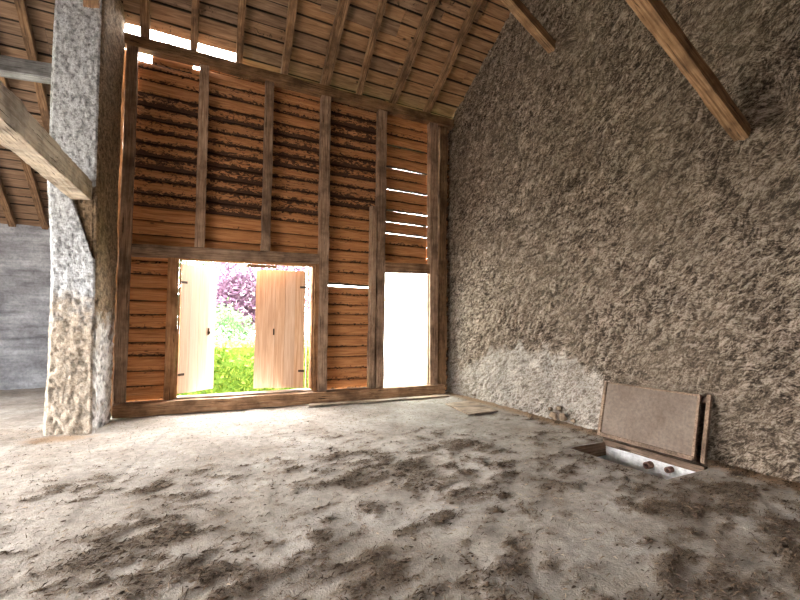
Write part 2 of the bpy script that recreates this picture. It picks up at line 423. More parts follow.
# pipes in the pit wall
def pipe(y, z, r, label):
    b = MB(); n = 14
    for k in range(n):
        a0, a1 = 2 * math.pi * k / n, 2 * math.pi * (k + 1) / n
        q = []
        for x, rr in ((hx1 - .01, r), (hx1 - .09, r), (hx1 - .09, r * .62), (hx1 - .02, r * .62)):
            for a in (a0, a1): q.append((x, y + rr * math.cos(a), z + rr * math.sin(a)))
        b.add(q, [(0, 1, 3, 2), (2, 3, 5, 4), (4, 5, 7, 6)])
    o = b.build('pipe_stub', M['pipe']); tag(o, label, 'pipe'); return o

# ------------------------------------------------------------------ right wall: rough straw daub
wy = np.concatenate([np.arange(.34, -6.9, -.0165), np.arange(-6.95, -15.2, -.3)])
nz = 460
tt = np.linspace(0, 1, nz) ** 1.12
YY = np.repeat(wy[:, None], nz, 1)
top = np.where(wy > -7.2, PLATE + DECK - SL * wy, PLATE + DECK + SL * 7.2 + SL * (wy + 7.2)) + .02
ZZ = tt[None, :] * top[:, None] - .06
def strands(y, z):
    wob = fbm(y * 1.3, z * 1.3, 3, 100) * 1.7
    ang = np.radians(38) + wob * .9 + np.radians(14) * np.sin(y * .8 + z * .5)
    s = 0; wsum = 0
    wx = y + .035 * fbm(y * 7, z * 7, 2, 140); wz = z + .035 * fbm(y * 7 + 7, z * 7, 2, 150)
    for a0, sd in ((0., 1), (.5, 2), (-.5, 3)):
        a = np.radians(40) + a0
        u = -wx * math.cos(a) + wz * math.sin(a); v = wx * math.sin(a) + wz * math.cos(a)
        m = np.exp(-((wob * 1.6 - a0) / .38) ** 2) + .08
        q = .55 * vnoise(u * 5.5, v * 21, 200 + sd) + .45 * vnoise(u * 10, v * 36, 210 + sd)
        s = s + m * q; wsum = wsum + m
    return s / wsum
st = strands(YY, ZZ)
stn = np.clip(.5 + (st - .5) * 1.75 + .42 * fbm(YY * 26, ZZ * 26, 2, 160), 0, 1)
px = [0.4, 0, -.7, -1.3, -1.65, -2.2, -2.8, -3.3, -3.67, -4.0, -4.25, -4.5]
pz = [.5, .55, .74, .98, 1.14, 1.12, 1.18, 1.02, .84, .66, .34, 0.]
ptop = np.interp(-YY, [-v for v in px], pz)
pn = fbm(YY * 5, ZZ * 5, 4, 300) * .5
patch_and_light = sstep(-.06, .10, ptop - ZZ + pn) * (YY > -4.6)
# daylight painted as a paler strip up the corner next to the glazed opening
corner = sstep(-.9, -.1, YY) * sstep(3.6, .6, ZZ) * .45
patch_and_light = np.clip(np.maximum(patch_and_light, corner + corner * pn), 0, 1)
bulge = .10 * fbm(YY * .55, ZZ * .55, 3, 320)
dep = .062 * (stn - .5) * (1 - .4 * patch_and_light) + bulge + .022 * fbm(YY * 3.2, ZZ * 3.2, 3, 330)
# broken hollow at the foot of the wall, dents above the brace ends in place of the braces' cast shadows
hol = np.exp(-(((YY + 3.12) / .26) ** 2 + ((ZZ - .12) / .15) ** 2)) * .09
hol = hol + np.exp(-(((YY + 5.96) / .13) ** 2 + ((ZZ - 3.90) / .20) ** 2)) * .34
hol = hol + np.exp(-(((YY + 3.40) / .12) ** 2 + ((ZZ - 6.25) / .2) ** 2)) * .20
dep = (dep - hol) * sstep(.33, .2, YY)
XX = -.02 - dep
wr = link('wall_right', grid_mesh('wall_right', np.stack([XX, YY, ZZ], -1), None, {'strand': stn, 'patch_and_light': patch_and_light}, flip=False), M['daub'])
tag(wr, kind='structure')
b = MB(); pr_ = [(.34, -.2), (.34, PLATE + DECK - SL * .34 + .06), (-7.2, PLATE + DECK + SL * 7.2 + .06), (-15.2, PLATE + DECK - SL * .8 + .06), (-15.2, -.2)]
b.add([(x, y, z) for x in (.46, .6) for y, z in pr_], [(0, 1, 2, 3, 4), (9, 8, 7, 6, 5)] + [(i, (i + 1) % 5, 5 + (i + 1) % 5, 5 + i) for i in range(5)])
bb = b.build('trim_2', M['far']); tag(bb, kind='structure')

# ------------------------------------------------------------------ roof deck
dk = MB('bv', 'bark', 'tint')
def deck_board(x0, x1, y0, y1, ridge=-7.2):
    n = max(2, int((x1 - x0) / .25)); sd = random.randint(0, 9999)
    tint = random.random(); bk = random.choice([0, 0, 0, .1, .2, .35])
    if -1.9 < x0 < 0 or x0 > -4.6 and random.random() < .6: tint *= .45; bk *= .35
    if x0 < -6.4: tint = .75 + .25 * tint
    elif x0 < -4.6: tint = .5 + .5 * tint
    lift = random.uniform(-.008, .008)
    vs = []; bv = []
    for i in range(n + 1):
        x = x0 + (x1 - x0) * i / n
        e0 = (vnoise(np.array([x * 2.]), np.array([1.5]), sd)[0] - .5) * .02; e1 = (vnoise(np.array([x * 2.]), np.array([7.5]), sd)[0] - .5) * .02
        for (y, q, dz) in ((y0 + e0, 0, 0), (y1 + e1, 1, 0), (y1 + e1, 1, .024), (y0 + e0, 0, .024)):
            z = roofz(y, DECK + lift + dz) if y > ridge else roofz(2 * ridge - y, DECK + lift + dz)
            vs.append((x, y, z)); bv.append(q)
    fs = [(i * 4 + j, i * 4 + (j + 1) % 4, (i + 1) * 4 + (j + 1) % 4, (i + 1) * 4 + j) for i in range(n) for j in range(4)]
    fs += [(3, 2, 1, 0), tuple(n * 4 + j for j in range(4))]
    dk.add(vs, fs, bv=bv, bark=bk, tint=tint)
def deck_rows(x0, x1, ystart, yend, w=.205):
    y = ystart
    while y > yend:
        ww = w * random.uniform(.78, 1.2); gap = .006
        x = x0 + (-random.uniform(0, 1.5) if False else 0)
        cuts = [x0]
        while cuts[-1] < x1 - 2.2: cuts.append(cuts[-1] + random.choice([1.48, 2.2, 2.95]))
        cuts = [c for c in cuts if c < x1 - .3] + [x1]
        for a, c in zip(cuts[:-1], cuts[1:]): deck_board(a + .003, c - .003, max(y - ww, yend - .1), y - gap)
        y -= ww
deck_rows(-11.2, -7.0, 4.75, .02)
deck_rows(-11.2, -6.42, .02, -7.2)
deck_rows(-6.42, -4.66, -.085, -1.05)      # lowest board lost here: sky shows above the plate
deck_rows(-4.66, -3.9, .12, -1.05)
deck_rows(-3.9, .32, .42, -1.05)
deck_rows(-6.42, .32, -1.05, -7.2)
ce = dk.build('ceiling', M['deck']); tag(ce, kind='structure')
# tiles above the boards and the far slope behind the camera
b = MB()
def slab(x0, x1, ya, yb, off=.19, th=.05, ridge=-7.2):
    z = lambda y: (roofz(y) if y >= ridge else roofz(2 * ridge - y))
    vs = [(x, y, z(y) + off + dz) for x in (x0, x1) for y in (ya, yb) for dz in (0, th)]
    b.add(vs, [(0, 1, 3, 2), (4, 6, 7, 5), (0, 4, 5, 1), (2, 3, 7, 6), (0, 2, 6, 4), (1, 5, 7, 3)])
slab(-11.3, -6.98, -.2, 4.8); slab(-7.0, -6.42, -.2, .02); slab(-6.42, -4.74, -.2, -.10); slab(-4.74, -3.9, -.2, -.05); slab(-3.9, .5, -.2, .5)
slab(-11.3, .5, -7.2, -.2); slab(-11.3, .5, -15.2, -7.2)
tag(b.build('trim_3', simple('roof_tile', (.18, .10, .07), (.3, .18, .12), 5)), kind='structure')

# rafters: round-edged poles, each its own thing
raf = [(-6.134, -6.112, .10, .12), (-5.40, -5.429, .085, .11), (-4.653, -4.73, .09, .12), (-3.85, -3.96, .105, .12), (-3.065, -3.135, .135, .13),
       (-2.335, -2.45, .085, .11), (-1.575, -1.60, .10, .11), (-.725, -.76, .10, .12)]
rlab = ['short brown rafter beside the top of the pillar, first from it', 'brown rafter over the broken eave gap, second from the pillar',
        'brown rafter third from the pillar, right of the broken eave gap', 'leaning brown rafter fourth from the pillar, just left of the widest rafter',
        'widest rafter of the main roof, fifth from the pillar', 'slim grey brown rafter just right of the widest rafter',
        'orange brown rafter third from the daub wall of the right', 'pale rafter nearest to the daub gable wall']
rlab[6] = 'orange brown rafter, second from the rough daub gable wall'
yt = -7.1
for (xa, xb, w, d), lb in zip(raf, rlab):
    k = (xb - xa) / (-1.2)
    ya = .02
    o = timber('rafter', (xa, ya, roofz(ya, -.0)), (xa + (xb - xa) / 1.2 * 2.2, -2.2, roofz(-2.2, 0)), w * 1.25, d, M['rafter'], (1, 0, 0), rough=.009, bow=random.uniform(-.015, .015))
    tag(o, lb, 'rafter', 'rafters of the main roof')
    # upper length continues out of frame to the ridge within the same beam
    me = o.data
    L = math.hypot(2.2, 2.2 * SL)
    for v in me.vertices:
        if v.co.x > L - .35: v.co.x += (v.co.x - (L - .35)) * 14
r2 = MB('tint')
lraf = [(-7.775, 'rafter of the left bay, the one just left of the pillar top', .115), (-8.27, 'rafter of the left bay with its foot right against the pillar shaft', .12), (-8.84, 'leftmost rafter of the left bay at the frame edge', .12)]
for x, lb, w in lraf:
    o = timber('rafter', (x, 4.15, roofz(4.15)), (x + .12, -7.0, roofz(-7.0)), w, .13, M['rafter'], (1, 0, 0), rough=.008, seg=.25)
    tag(o, lb, 'rafter', 'rafters over the left bay')

# ------------------------------------------------------------------ timber frame of the back wall
o = timber('wall_plate', (-6.42, -.04, 6.075), (-.02, -.04, 6.09), .17, .185, M['plate'], (0, 1, 0), rough=.008)
tag(o, 'long timber plate along the top of the boarded wall, under the rafters', 'beam')
o = timber('sill_beam', (-6.335, -.10, .115), (-.30, -.10, .095), .2, .205, M['sill'], (0, 1, 0), rough=.008)
tag(o, 'thick brown timber sill along the foot of the boarded wall', 'beam')
def post(xb, xt, z0, z1, w, lb, d=.13, y=-.02, mat='post', rough=.007):
    o = timber('timber_post', (xb, y, z0), (xt, y, z1), w, d, M[mat], (1, 0, 0), rough=rough)
    return tag(o, lb, 'post', 'posts of the boarded wall')
post(-6.262, -6.30, .2, 6.0, .165, 'dark corner post standing next to the rough pillar', .16, -.03)
post(-5.20, -5.225, 2.78, 6.0, .15, 'short post on the mid rail above the left shutter')
post(-4.105, -4.115, 2.815, 6.02, .15, 'short post on the mid rail above the right shutter')
post(-3.0, -3.03, .2, 6.02, .185, 'tall post right of the shuttered opening, running floor sill to plate', .15)
post(-1.80, -1.80, .2, 6.03, .19, 'tall post at the left of the milky sheet opening', .14)
post(-1.985, -1.98, .2, 3.92, .125, 'shorter post doubled against the left side of a tall post', .12, -.05)
post(-.52, -.545, .19, 6.05, .20, 'tall post at the right of the milky sheet opening', .15)
post(-.27, -.26, .12, 6.02, .19, 'dark rough post squeezed into the corner beside the daub wall', .13, .01, 'rafter', .02)
o = timber('timber_post', (-6.385, .13, .0), (-6.435, .13, 6.0), .075, .1, M['rafter'], (1, 0, 0), rough=.022)
tag(o, 'thin dark stud in the slit between the pillar and the boarded wall', 'post', 'posts of the boarded wall')
o = timber('mid_rail', (-6.185, -.03, 2.645), (-3.115, -.03, 2.735), .13, .195, M['post'], (0, 1, 0), rough=.006)
tag(o, 'grey brown horizontal rail above the shuttered opening', 'rail')
o = timber('lintel', (-1.72, -.02, 2.675), (-.6, -.02, 2.71), .12, .21, M['sill'], (0, 1, 0), rough=.005)
tag(o, 'brown wooden lintel over the milky sheet opening', 'lintel')

# weatherboards by bay, children of wall_back
wb = empty('wall_back', (0, 0, 0)); tag(wb, kind='structure')
def panel(x0, x1, z0, z1, rows, light=False, y=.078):
    """rows: list of (height, bark, tint, gap)"""
    mb = MB('bv', 'bark', 'tint'); z = z0; i = 0
    while z < z1 - .02:
        h, bk, tn, gp = rows(z, i); i += 1
        h = min(h, z1 - z); sd = random.randint(0, 9999); n = max(3, int((x1 - x0) / .07))
        am = .007 + .012 * bk; tilt = random.uniform(-.012, .012)
        vs = []; bv = []
        for k in range(n + 1):
            x = x0 + (x1 - x0) * k / n; s = (k / n - .5)
            e0 = (fbm(np.array([x * 3.1]), np.array([3.3]), 3, sd)[0]) * am * 2
            e1 = (fbm(np.array([x * 1.9]), np.array([9.3]), 2, sd)[0]) * am * .6
            yb = (vnoise(np.array([x * 1.5]), np.array([5.]), sd)[0] - .5) * .012
            zt = z + h + tilt * s + e1; zb = z + gp + tilt * s + e0 - .012
            zm = zb * .5 + zt * .5
            # top edge stands proud inside, lower edge tucked outside the board below
            prof = [(y + .026 + yb, zb + .010, .02), (y + .002 + yb, zb * .86 + zt * .14, .14), (y - .010 + yb, zm, .5), (y - .006 + yb, zb * .16 + zt * .84, .86), (y + .022 + yb, zt, 1.), (y + .050 + yb, zt, 1.), (y + .050 + yb, zb - .022 + gp * .6, 0.)]
            for (yy, zz, q) in prof: vs.append((x, yy, zz)); bv.append(q)
        m = 7
        fs = [(a * m + j, a * m + (j + 1) % m, (a + 1) * m + (j + 1) % m, (a + 1) * m + j) for a in range(n) for j in range(m)]
        fs += [tuple(range(m - 1, -1, -1)), tuple(n * m + j for j in range(m))]
        mb.add(vs, fs, bv=bv, bark=bk, tint=tn)
        z += h
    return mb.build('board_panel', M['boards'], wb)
def upper(z, i):
    if z < 3.25: return (.24, .02, random.uniform(0, .25), 0.)
    bk = random.choice([.3, .42, .5, .6]) if 3.2 < z < 5.15 else random.choice([.1, .2, .35])
    return (random.uniform(.185, .235), bk, random.uniform(.2, 1.), 0.)
def clean(z, i): return (random.uniform(.20, .25), random.choice([.0, .1, .2]), random.uniform(0, .3), 0.)
panel(-6.26, -5.25, 2.70, 5.87, upper); panel(-6.03, -5.40, 5.87, 6.12, clean); panel(-5.42, -5.25, 5.86, 5.965, clean)
panel(-5.26, -4.14, 2.70, 6.10, upper)
panel(-4.16, -3.02, 2.72, 6.12, upper)
def tallbay(z, i):
    if z < 2.1: return (random.uniform(.19, .24), random.choice([.0, .08, .16]), random.uniform(0, .2), 0.)
    if z < 3.45: return (.225, .12, random.uniform(0, .2), 0.)
    return (random.uniform(.19, .24), random.choice([.25, .4, .6]), random.uniform(.1, 1.), 0.)
panel(-3.04, -1.85, .2, 2.235, tallbay)
panel(-3.04, -1.80, 2.30, 6.12, tallbay)
leak = {3: .012, 4: .014, 5: .014, 7: .012, 9: .014, 11: .0}
def rightbay(z, i): return (random.uniform(.225, .25), random.choice([0., .1, .2]), random.uniform(0., .3), (.0 if i not in leak else .028))
panel(-1.82, -.60, 2.72, 6.13, rightbay)
panel(-6.26, -5.60, .2, 2.70, clean)
panel(-.50, .06, -.04, 6.06, lambda z, i: (.22, .5, random.random(), .02), y=.11)

# ------------------------------------------------------------------ shuttered opening
w1 = empty('window_1', (-4.35, 0, 0)); tag(w1, kind='structure')
timber('jamb', (-5.575, -.01, .2), (-5.585, -.01, 2.62), .165, .12, M['frame'], (1, 0, 0), w1, rough=.004)
timber('jamb', (-3.135, -.01, .2), (-3.14, -.01, 2.66), .085, .13, M['frame'], (1, 0, 0), w1, rough=.003)
timber('jamb_lining', (-5.478, .03, .24), (-5.478, .03, 2.56), .03, .13, M['frame'], (1, 0, 0), w1, rough=.002)
timber('jamb_lining', (-3.20, .05, .26), (-3.20, .05, 2.60), .03, .16, M['frame'], (1, 0, 0), w1, rough=.002)
timber('head', (-5.50, .01, 2.575), (-3.18, .01, 2.615), .15, .05, M['frame'], (0, 1, 0), w1, rough=.003)
timber('closing_block', (-4.42, -.02, 2.525), (-3.90, -.02, 2.535), .05, .05, M['frame'], (0, 1, 0), w1, rough=.003)
timber('window_board', (-5.50, .08, .222), (-3.18, .08, .215), .26, .04, M['plank'], (0, 1, 0), w1, rough=.003)
def shutter(hinge, free, z0, z1, nb, lb):
    """ledged board leaf from its hinge edge to its free edge"""
    H = Vector((hinge[0], hinge[1], 0)); F = Vector((free[0], free[1], 0)); W = (F - H).length; X = (F - H).normalized(); Y = Vector((0, 0, 1)).cross(X)
    if Y.y > 0: Y = -Y                       # +Y faces the barn
    def Tm(): return Matrix(((X.x, Y.x, 0, H.x - w1.location.x), (X.y, Y.y, 0, H.y - w1.location.y), (0, 0, 1, 0), (0, 0, 0, 1)))
    mb = MB('tint')
    for k in range(nb):
        a = W * k / nb; c = W * (k + 1) / nb - .0008
        mb.box((a, -.014, z0 + random.uniform(-.006, .006)), (c, .014, z1 + random.uniform(-.008, .008)), Tm(), tint=(random.uniform(.9, 1.5) if lb.startswith('pale') else random.random() * .8))  # left leaf painted paler and greyer for the strong daylight on it
    s = mb.build('shutter', M['shutter'], w1, bevel=.003); s['label'] = lb
    for z in (z0 + .32, z1 - .32):
        m2 = MB('tint'); m2.box((.03, -.045, z - .06), (W - .03, -.014, z + .06), Tm(), tint=.3); m2.build('ledge', M['shutter'], s)
        m3 = MB(); m3.box((-.02, .014, z - .02), (.10, .022, z + .02), Tm()); m3.build('hinge', M['iron'], s)
    m4 = MB(); lx = W * (.80 if lb.startswith('pale') else .62); zc = (z0 + z1) / 2 - .02
    m4.box((lx - .012, .014, zc - .10), (lx + .012, .028, zc + .02), Tm()); m4.box((lx - .006, .028, zc - .08), (lx + .006, .05, zc - .04), Tm())
    m4.build('latch', M['iron'], s, bevel=.003)
    return s
shutter((-5.455, .11), (-4.885, .55), .285, 2.50, 4, 'pale left shutter leaf swung outward')
shutter((-3.315, .12), (-4.18, .46), .265, 2.51, 5, 'orange right shutter leaf swung outward')
timber('outer_stop', (-3.262, .13, .26), (-3.262, .13, 2.55), .022, .05, M['shutter'], (1, 0, 0), w1, rough=.001)

# sheet-glazed opening
w2 = empty('window_2', (-1.17, 0, 0)); tag(w2, kind='structure')
timber('jamb_lining', (-.632, .03, .2), (-.640, .03, 2.58), .03, .14, M['plank'], (1, 0, 0), w2, rough=.002)
timber('jamb_lining', (-1.70, .05, .2), (-1.70, .05, 2.58), .03, .10, M['frame'], (1, 0, 0), w2, rough=.002)
b = MB(); nx, nzz = 14, 24; vs = []
for i in range(nx + 1):
    for j in range(nzz + 1):
        x = -1.70 + 1.06 * i / nx; z = .18 + 2.42 * j / nzz
        vs.append((x + 1.17, .085 + .02 * float(fbm(np.array([x * 2.]), np.array([z * 1.2]), 2, 77)[0]), z))
b.add(vs, [(i * (nzz + 1) + j, (i + 1) * (nzz + 1) + j, (i + 1) * (nzz + 1) + j + 1, i * (nzz + 1) + j + 1) for i in range(nx) for j in range(nzz)])
b.build('pane', M['sheet'], w2, smooth=True)
b = MB(); b.tube((-1.36 + 1.17, -.03, 2.585), (-1.36 + 1.17, -.04, 2.47), .004, .003, 6); b.build('nail', M['iron'], w2)

# ------------------------------------------------------------------ pillar
def build_pillar():
    nz = 300; z = np.linspace(-.05, 7.05, nz)
    # plan corners of the pier by height (A left front, B right front, C right back, D left back)
    zk = [-.05, 1.0, 1.8, 2.3, 3.4, 4.6, 7.05]
    ax = np.interp(z, zk, [-7.03, -7.02, -7.03, -7.05, -7.13, -7.15, -7.16]); bx = np.interp(z, zk, [-6.44, -6.47, -6.48, -6.50, -6.53, -6.55, -6.58])
    cx = np.interp(z, zk, [-6.345, -6.345, -6.345, -6.35, -6.37, -6.38, -6.41]); dx = ax + .02
    seq = []; side = []
    for (p, q, n, sv) in (((0), (1), 44, 0.), ((1), (2), 52, 1.), ((2), (3), 16, 1.), ((3), (0), 30, 0.)):
        for k in range(n): seq.append((p, q, k / n)); side.append(sv)
    cxs = [ax, bx, cx, dx]; cys = [-.85, -1.02, -.12, -.06]
    m = len(seq); P = np.zeros((m + 1, nz, 3)); S = np.zeros((m + 1, nz)); 
    U = np.zeros((m + 1, nz)); N = np.zeros((m + 1, nz, 2))
    per = 0
    for i in range(m + 1):
        p, q, t = seq[i % m]
        x = cxs[p] * (1 - t) + cxs[q] * t; y = cys[p] * (1 - t) + cys[q] * t
        # rounded arrises
        rr = .035 * (max(0, 1 - t * 14) + max(0, 1 - (1 - t) * 14))
        mx = (ax + bx + cx + dx) / 4; my = -.5
        dxn = mx - x; dyn = my - y; ln = np.hypot(dxn, dyn)
        P[i, :, 0] = x + dxn / ln * rr; P[i, :, 1] = y + dyn / ln * rr; P[i, :, 2] = z
        N[i, :, 0] = -dxn / ln; N[i, :, 1] = -dyn / ln; S[i] = side[i % m]
        U[i] = i * .02
    Z = np.repeat(z[None, :], m + 1, 0)
    ua = 2 * np.pi * np.arange(m + 1) / m
    UX = np.cos(ua)[:, None] * .6 + 0 * Z; 
    lowf = sstep(2.6, 1.0, Z)
    blk = np.maximum(0, .5 - np.abs(vnoise(U * 5, Z * 9, 411) - .5) * 2) # stone joints
    st = fbm(U * 9, Z * 9, 4, 402); stt = vnoise(U * 8 + .5 * fbm(U * 5, Z * 5, 2, 5), Z * 17 + .8 * fbm(U * 6, Z * 6, 2, 6), 405)
    d = .045 * fbm(U * 1.6, Z * 1.2, 3, 400) + .03 * fbm(U * 7, Z * 7, 2, 404) + .022 * fbm(U * 20, Z * 20, 3, 403) + lowf * (.035 * (stt - .5) + .035 * st)
    # brown hollow under the beam end, at the right of the front face
    fr = (S < .5)
    tpos = np.array([s[2] for s in seq] + [0.])[:, None] + 0 * Z
    zz = Z
    notch = fr & (np.array([s[0] == 0 for s in seq] + [True])[:, None]) & (zz < 3.35) & (zz > 2.35) & (tpos > .40 + (3.35 - zz) * .55)
    d = d - .07 * notch
    wrap = np.minimum(1, np.minimum(np.arange(m + 1), m - np.arange(m + 1)) / 6.)[:, None]
    d = d * wrap
    P[..., 0] += N[..., 0] * d; P[..., 1] += N[..., 1] * d
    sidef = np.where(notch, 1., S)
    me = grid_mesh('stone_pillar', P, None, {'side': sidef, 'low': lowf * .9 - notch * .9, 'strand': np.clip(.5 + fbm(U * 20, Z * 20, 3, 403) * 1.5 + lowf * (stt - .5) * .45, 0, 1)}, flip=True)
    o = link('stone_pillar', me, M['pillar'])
    return tag(o, 'tall rough rendered stone pillar with crumbling foot, left of the boarded wall', 'pillar')
build_pillar()

def pt(x): return x
# thick hewn beam running from the near left to the pillar
o = timber('hewn_beam', (-6.71, -.98, 3.285), (-6.71, -6.6, 2.87), .22, .26, M['brace'], (1, 0, 0), rough=.010, seg=.05, ch=.05)
tag(o, 'thick pale hewn beam slanting from the near left edge into the pillar', 'beam')
o = timber('tie_beam', (-11.1, -.50, 4.77), (-6.9, -.50, 5.06), .2, .22, M['grey_beam'], (0, 1, 0), rough=.006, seg=.25)
tag(o, 'squared grey tie beam running from the left frame edge to the pillar', 'beam')
o = timber('beam_stub', (-6.72, -.80, 5.98), (-6.66, -1.45, 6.05), .2, .2, M['rafter'], (1, 0, 0), rough=.012)
tag(o, 'stub of a brown beam bearing on top of the pillar', 'beam')

# ------------------------------------------------------------------ braces out of the daub wall
for (a, c, lb) in [((.10, -3.02, 6.13), (-2.4, -3.02, 7.50), 'slanting brown brace high on the daub wall, near the roof edge, with a dark side'),
                   ((.10, -5.70, 3.56), (-3.4, -5.72, 5.42), 'long orange brace sticking out of the daub wall at the upper right')]:
    o = timber('wall_brace', a, c, .14, .145, M['orange_brace'], (0, 1, 0), rough=.007, seg=.1, ch=.05); tag(o, lb, 'brace', 'braces out of the daub wall')

# ------------------------------------------------------------------ pit lid leaning on the wall
lid = empty('trapdoor_lid', (-.34, -4.66, 0)); tag(lid, 'brown framed trapdoor lid leaning against the daub wall behind the open pit', 'trapdoor')
ang = math.atan2(.17, .72)
Lm = Matrix.Translation((0, 0, .02)) @ Matrix.Rotation(ang, 4, 'Y')
def lbox(name, lo, hi, mat, bev=.004):
    mb = MB(); mb.box(lo, hi, Lm); return mb.build(name, mat, lid, bevel=bev)
y0, y1 = -.65, .60
lbox('panel', (-.012, y0 + .05, .05), (.012, y1 - .045, .71), M['lidpanel'])
lbox('stile', (-.03, y1 - .045, .0), (.05, y1, .73), M['lid'])
lbox('stile', (-.022, y0 + .02, .02), (.014, y0 + .05, .715), M['lid'])
lbox('rail', (-.03, y0 + .03, .0), (.05, y1 - .045, .05), M['lid'])
lbox('rail', (-.018, y0 + .03, .71), (.05, y1 - .045, .732), M['lid'])
lbox('back_frame', (.04, y0 - .055, .0), (.085, y0 - .012, .75), M['lid'])
lbox('back_batten', (.05, y0 - .012, .66), (.08, y1 - .1, .72), M['lid'])
pipe(-4.86, -.125, .042, 'rusty round pipe end in the white pit wall, nearer the middle')
pipe(-5.10, -.105, .034, 'small dark pipe end at the near right corner of the white pit')

# ------------------------------------------------------------------ loose boards on the floor
def floorboard(name, pts, z, th, lb, rot=0):
    mb = MB(); n = len(pts)
    vs = [(x, y, z) for x, y in pts] + [(x, y, z + th) for x, y in pts]
    mb.add(vs, [tuple(range(n - 1, -1, -1)), tuple(range(n, 2 * n))] + [(i, (i + 1) % n, n + (i + 1) % n, n + i) for i in range(n)])
    me_o = mb.build(name, M['plank'], bevel=.003); return tag(me_o, lb, 'plank', 'loose planks on the floor')
floorboard('loose_plank', [(-3.36, -.47), (-.45, -.60), (-.42, -.42), (-3.30, -.28)], .008, .022, 'long thin plank lying along the foot of the boarded wall')
floorboard('loose_plank', [(-1.17, -2.26), (-.52, -2.22), (-.40, -1.24), (-1.0, -1.28)], .012, .02, 'short wide board lying flat by the corner of the daub wall')

# stones at the broken foot of the wall
def stone(x, y, z, r, lb):
    mb = MB(); sd = random.randint(0, 999); vs = []; n, k = 9, 6
    for j in range(k + 1):
        th = math.pi * j / k
        for i in range(n):
            ph = 2 * math.pi * i / n
            rr = r * (.55 + .8 * float(vnoise(np.array([i * .9]), np.array([j * .9]), sd)[0]))
            vs.append((x + rr * math.sin(th) * math.cos(ph) * .8, y + rr * math.sin(th) * math.sin(ph) * 1.2, z + rr * math.cos(th) * .8))
    mb.add(vs, [(j * n + i, j * n + (i + 1) % n, (j + 1) * n + (i + 1) % n, (j + 1) * n + i) for j in range(k) for i in range(n)])
    return tag(mb.build('stone', M['stone'], smooth=True), lb, 'stone', 'stones at the broken foot of the daub wall')
for (x, y, z, r) in [(-.04, -2.98, .05, .06), (-.05, -3.20, .06, .065), (-.03, -3.10, .18, .05), (-.03, -3.38, .04, .045), (-.02, -2.90, .14, .038), (-.11, -3.09, .03, .032)]:
    stone(x, y, z, r, 'rubble stone in the broken hollow at the foot of the daub wall')

# ------------------------------------------------------------------ straw and dung litter (uncountable)
lit = MB('tint')
def blade(x, y, L, w, a, tint, lift):
    z = floor_z(x, y) + .004
    dx, dy = math.cos(a), math.sin(a); nx_, ny_ = -dy * w, dx * w
    z2 = z + lift
    mz = z + lift * .4 + .006
    vs = [(x - nx_, y - ny_, z), (x + nx_, y + ny_, z), (x + dx * L * .5, y + dy * L * .5, mz + w * 2), (x + dx * L * .5 + nx_, y + dy * L * .5 + ny_, mz), (x + dx * L * .5 - nx_, y + dy * L * .5 - ny_, mz), (x + dx * L, y + dy * L, z2)]
    lit.add(vs, [(0, 4, 2), (0, 2, 1), (1, 2, 3), (4, 5, 2), (2, 5, 3)], tint=tint)
def clod(x, y, r, tint):
    z = floor_z(x, y); n = 6; sd = random.randint(0, 999)
    vs = [(x, y, z + r * random.uniform(.25, .6))]
    a0 = random.uniform(0, 6)
    sx_, sy_ = random.uniform(.7, 1.6), random.uniform(.5, 1.)
    for q, rr, hh in ((0, .6, .3), (1, 1., -.05)):
        for i in range(n):
            a = a0 + 2 * math.pi * i / n; k = rr * r * random.uniform(.7, 1.25)
            vs.append((x + k * math.cos(a) * sx_, y + k * math.sin(a) * sy_, z + hh * r * random.uniform(.6, 1.2)))
    lit.add(vs, [(0, 1 + i, 1 + (i + 1) % n) for i in range(n)] + [(1 + i, 7 + i, 7 + (i + 1) % n, 1 + (i + 1) % n) for i in range(n)], tint=tint)
CX, CY = -5.42, -8.10
cand = 230000
xs = RNG.uniform(-8.2, -.05, cand); ys = RNG.uniform(-6.9, -.25, cand)
df = dirt_field(xs, ys); pr = RNG.random(cand); kindr = RNG.random(cand)
def in_hole(x, y): return hx0 - .04 < x < -.30 and hy0 - .05 < y < hy1 + .05
nb = nc = 0
for x, y, d_, p_, k_ in zip(xs, ys, df, pr, kindr):
    if in_hole(x, y) or y < -8 - (x + 5.4) * .0 or abs(x + 5.42) * 0 > 1: continue
    if (x + 7.1 > 0 and x + 6.3 < 0 and y > -1.1): continue
    if -3.4 < x < -.35 and y > -.65: continue
    if -1.2 < x < -.35 and -2.3 < y < -1.2: continue
    dens = .045 + .62 * float(sstep(.5, 1.05, d_))
    if p_ > dens: continue
    if k_ < .62:
        L = random.uniform(.014, .062) * (1.3 if k_ < .08 else 1) * (.55 if y > -3.2 else 1); tn = random.choice([.1, .2, .3, .45, .6]) if d_ > .55 else random.choice([.3, .5, .65, .8, .95])
        blade(x, y, L, random.uniform(.0012, .0034), random.gauss(-.1, 1.0), tn, random.uniform(-.004, .010)); nb += 1
    else:
        clod(x, y, (random.uniform(.003, .010) if random.random() < .9 else random.uniform(.01, .02)) * (1.2 if d_ > .6 else .7), random.uniform(.1, .6)); nc += 1
o = lit.build('floor_litter', M['straw']); tag(o, 'dark dung crumbs and straw scattered over the dusty floor', 'straw', kind='stuff')
print('litter', nb, nc)

